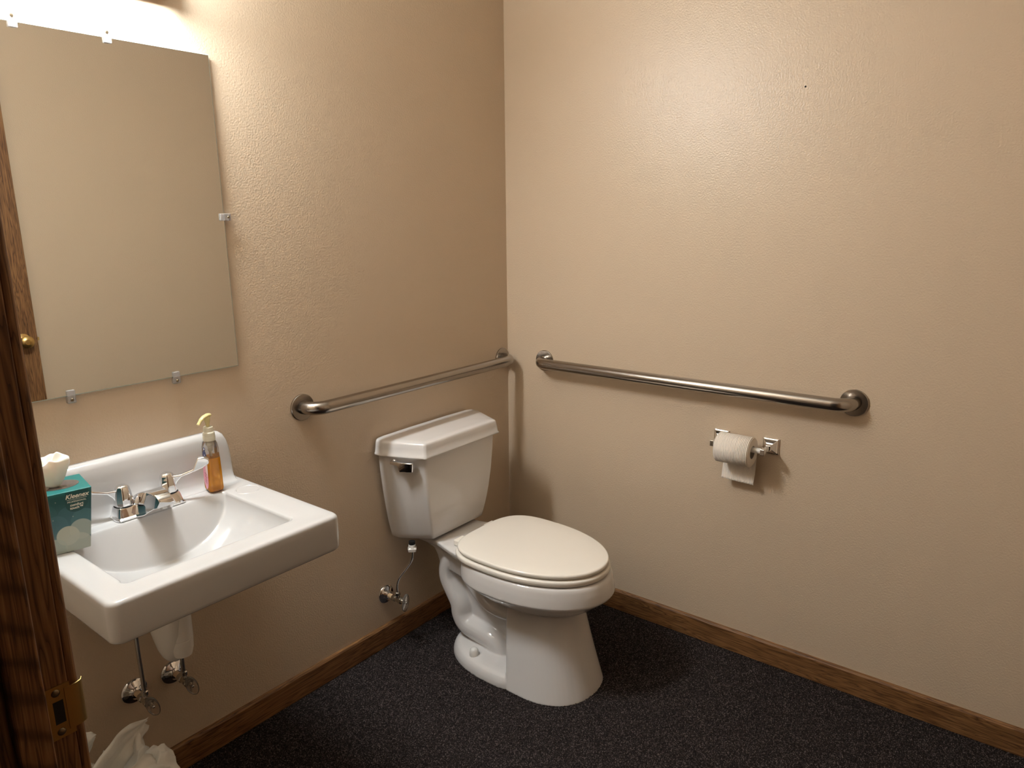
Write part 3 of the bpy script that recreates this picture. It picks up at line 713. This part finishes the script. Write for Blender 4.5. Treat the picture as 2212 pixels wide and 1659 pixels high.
# ------------------------------------------------------------------ drain trap with white cover under the sink
dt = thing('drain_trap', 'white plastic drain trap cover hanging under the sink', 'drain pipe', (-1.462, -.185, .395))
q = MB()
R = []
for z, rx_, ry_, dx in [(.030, .006, .006, .004), (.032, .012, .014, .004), (.037, .017, .020, .003), (.048, .0215, .029, 0), (.066, .0255, .038, -.002), (.09, .0285, .046, -.004), (.115, .031, .052, -.006), (.15, .033, .056, -.007), (.19, .034, .058, -.008), (.22, .03, .055, -.008)]:
    R.append([(dx+rx_*math.cos(2*PI*i/40), .01+ry_*math.sin(2*PI*i/40), z) for i in range(40)])
q.loft(R).build('trap_cover', M_wplast, dt, smooth=50)
MB().lathe([(.0195, .046), (.0240, .064), (.0250, .086), (.0243, .0875), (.0252, .089), (.0258, .21)], (.010, -.022, .008), 'z', 32).build('slip_joint_cover', M_wplast, dt, smooth=25)
MB().tube([(0, .04, .10), (0, .184, .10)], .019, 24).build('wall_pipe', M_wplast, dt, smooth=50)

# ------------------------------------------------------------------ waste bin with white liner
BC = (-1.690, -.315)
bn = thing('waste_bin', 'small waste bin with a crumpled white plastic liner on the carpet below the sink', 'waste bin', (BC[0], BC[1], 0))
MB().lathe([(.09, .002), (.095, .004), (.118, .27), (.121, .272), (.119, .276), (.115, .27), (.092, .012), (.001, .010)], (0, 0, 0), 'z', 40).build('bin', mat('grey_bin_plastic', (.25, .25, .24), .4), bn, smooth=40)
def fold(v, a): return noise.noise(Vector(v)*a)
rows = []
NA = 220
prof = [(.030, .235, .3), (.055, .262, .7), (.080, .300, 1.2), (.100, .322, 1.5), (.116, .320, 1.6), (.128, .300, 1.3), (.134, .27, 1.0), (.137, .23, .9), (.139, .19, 1.0), (.142, .16, 1.2)]
prof2 = []
for i in range(len(prof)-1):
    for k in range(5):
        t_ = k/5; prof2.append(tuple(prof[i][j]*(1-t_)+prof[i+1][j]*t_ for j in range(3)))
prof2.append(prof[-1])
for r_, z, am in prof2:
    ring = []
    for i in range(NA):
        a = 2*PI*i/NA; ca, sa = math.cos(a), math.sin(a)
        n1 = noise.noise(Vector((ca*2.6, sa*2.6, z*9+3))); n1 = 1-2*abs(n1)
        n2 = noise.noise(Vector((ca*6.5+r_*20, sa*6.5, z*14+9))); n2 = 1-2*abs(n2)
        rr_ = r_+am*(.011*n1+.006*n2-.008)
        zz = z+am*(.020*noise.noise(Vector((ca*2+5, sa*2, r_*14)))+.008*n2)
        ring.append((rr_*ca, rr_*sa, zz))
    rows.append(ring)
lin = MB().loft(rows, True, False)
lin.build('liner', M_bag, bn, smooth=180)
def flap(pts, wd, seed, name='liner_flap'):
    P = catmull(pts, 8); vv = []; ff = []; NW = 12
    for k, p_ in enumerate(P):
        t_ = k/(len(P)-1); w2 = wd*(1-.72*t_**2.2)
        tg = (P[min(k+1, len(P)-1)]-P[max(k-1, 0)]).normalized(); sd = Vector((.75, -.6, .25)).cross(tg).normalized()
        up_ = sd.cross(tg)
        for j in range(NW+1):
            s_ = j/NW-.5
            q_ = p_+sd*s_*w2*2+up_*(.009*math.cos(s_*5+seed)+.009*noise.noise(Vector((s_*7, t_*6, seed))))
            vv.append(tuple(q_))
    for k in range(len(P)-1):
        for j in range(NW): i = k*(NW+1)+j; ff.append((i, i+1, i+NW+2, i+NW+1))
    o = MB().add(vv, ff).build(name, M_bag, bn, smooth=180)
    m_ = o.modifiers.new('t', 'SOLIDIFY'); m_.thickness = .0006
flap([(-.05, -.03, .29), (-.005, .0, .335), (.05, .03, .355), (.095, .05, .360), (.122, .062, .366)], .044, 1.0)
flap([(-.06, .05, .28), (-.03, .07, .33), (.0, .085, .362), (.03, .095, .372)], .046, 2.3)
flap([(-.02, -.08, .27), (.03, -.06, .315), (.08, -.035, .33), (.118, -.02, .30)], .040, 4.0)

# ------------------------------------------------------------------ strike plate on the jamb
sk = thing('strike_plate', 'brass latch strike plate screwed to the dark wooden door frame', 'strike plate', (XW, YJ, .937))
hz = .0285; px0, px1 = -.0212, .0015
pl = MB()
# plate with a real hole: frame pieces + lip
hx0, hx1, hh = -.0155, -.0060, .0125
pl.box((px0, -.0016, -hz), (hx0, -.0002, hz)).box((hx1, -.0016, -hz), (px1, -.0002, hz)).box((hx0, -.0016, hh), (hx1, -.0002, hz)).box((hx0, -.0016, -hz), (hx1, -.0002, -hh))
pl.build('plate', M_shbrass, sk)
R = []
for x, y in [(-.004, -.0018), (.002, -.0019), (.008, -.0012), (.0128, .0012), (.0150, .0055)]:
    R.append([(x, y-.0006, -.0225), (x, y+.0006, -.0225), (x, y+.0006, .0235), (x, y-.0006, .0235)])
MB().loft(R).build('lip', M_shbrass, sk, smooth=40)
MB().box((hx0, -.0014, -hh), (hx1, -.0003, hh)).build('latch_hole', M_dark, sk)
for z in (-.0215, .0215):
    MB().lathe([(.0001, -.0030), (.0028, -.0028), (.0040, -.0018), (.0040, -.0012)], (-.0115, 0, z), 'y', 16).build('screw', M_screw, sk, smooth=50)

# ------------------------------------------------------------------ open door (seen in the mirror)
dx0, dx1, dy0, dy1 = XW+.014, -.970, -1.888, -1.853
d = bpy.data.objects.new('door_1', None); C.objects.link(d); d.location = (dx0, dy0, 0); d['kind'] = 'structure'
MB().box((0, 0, .012), (dx1-dx0, dy1-dy0, 2.02)).build('door_leaf', M_oakz, d, bevel=.0015)
kx, kz = -1.028-dx0, .915
for sg, y0 in ((1, dy1-dy0), (-1, 0)):
    MB().lathe([(.001, y0), (.031, y0), (.031, y0+sg*.003), (.024, y0+sg*.006), (.012, y0+sg*.010), (.011, y0+sg*.028), (.020, y0+sg*.036), (.0265, y0+sg*.048), (.0265, y0+sg*.056), (.020, y0+sg*.063), (.010, y0+sg*.065), (.008, y0+sg*.062), (.001, y0+sg*.062)], (kx, 0, kz), 'y', 32).build('door_knob', M_brass, d, smooth=40)
MB().box((dx1-dx0-.001, .008, kz-.028), (dx1-dx0+.0015, .027, kz+.028)).build('latch_plate', M_brass, d)
MB().box((dx1-dx0, .0115, kz-.007), (dx1-dx0+.011, .0235, kz+.007)).build('latch_bolt', M_brass, d, bevel=.003)
for z in (.25, 1.0, 1.78):
    MB().lathe([(.005, -.045), (.005, .045)], (-.004, (dy1-dy0)+.003, z), 'z', 12).build('hinge', M_brass, d, smooth=50)
# small nail hole in the right-hand wall
tag(MB().lathe([(.0001, -.0012), (.0022, -.0010), (.0026, -.0001)], (0, -1.0441, 1.7452), 'x', 12).build('nail', M_dark), 'tiny dark nail head high on the right-hand wall', 'nail')
bpy.context.view_layer.update()
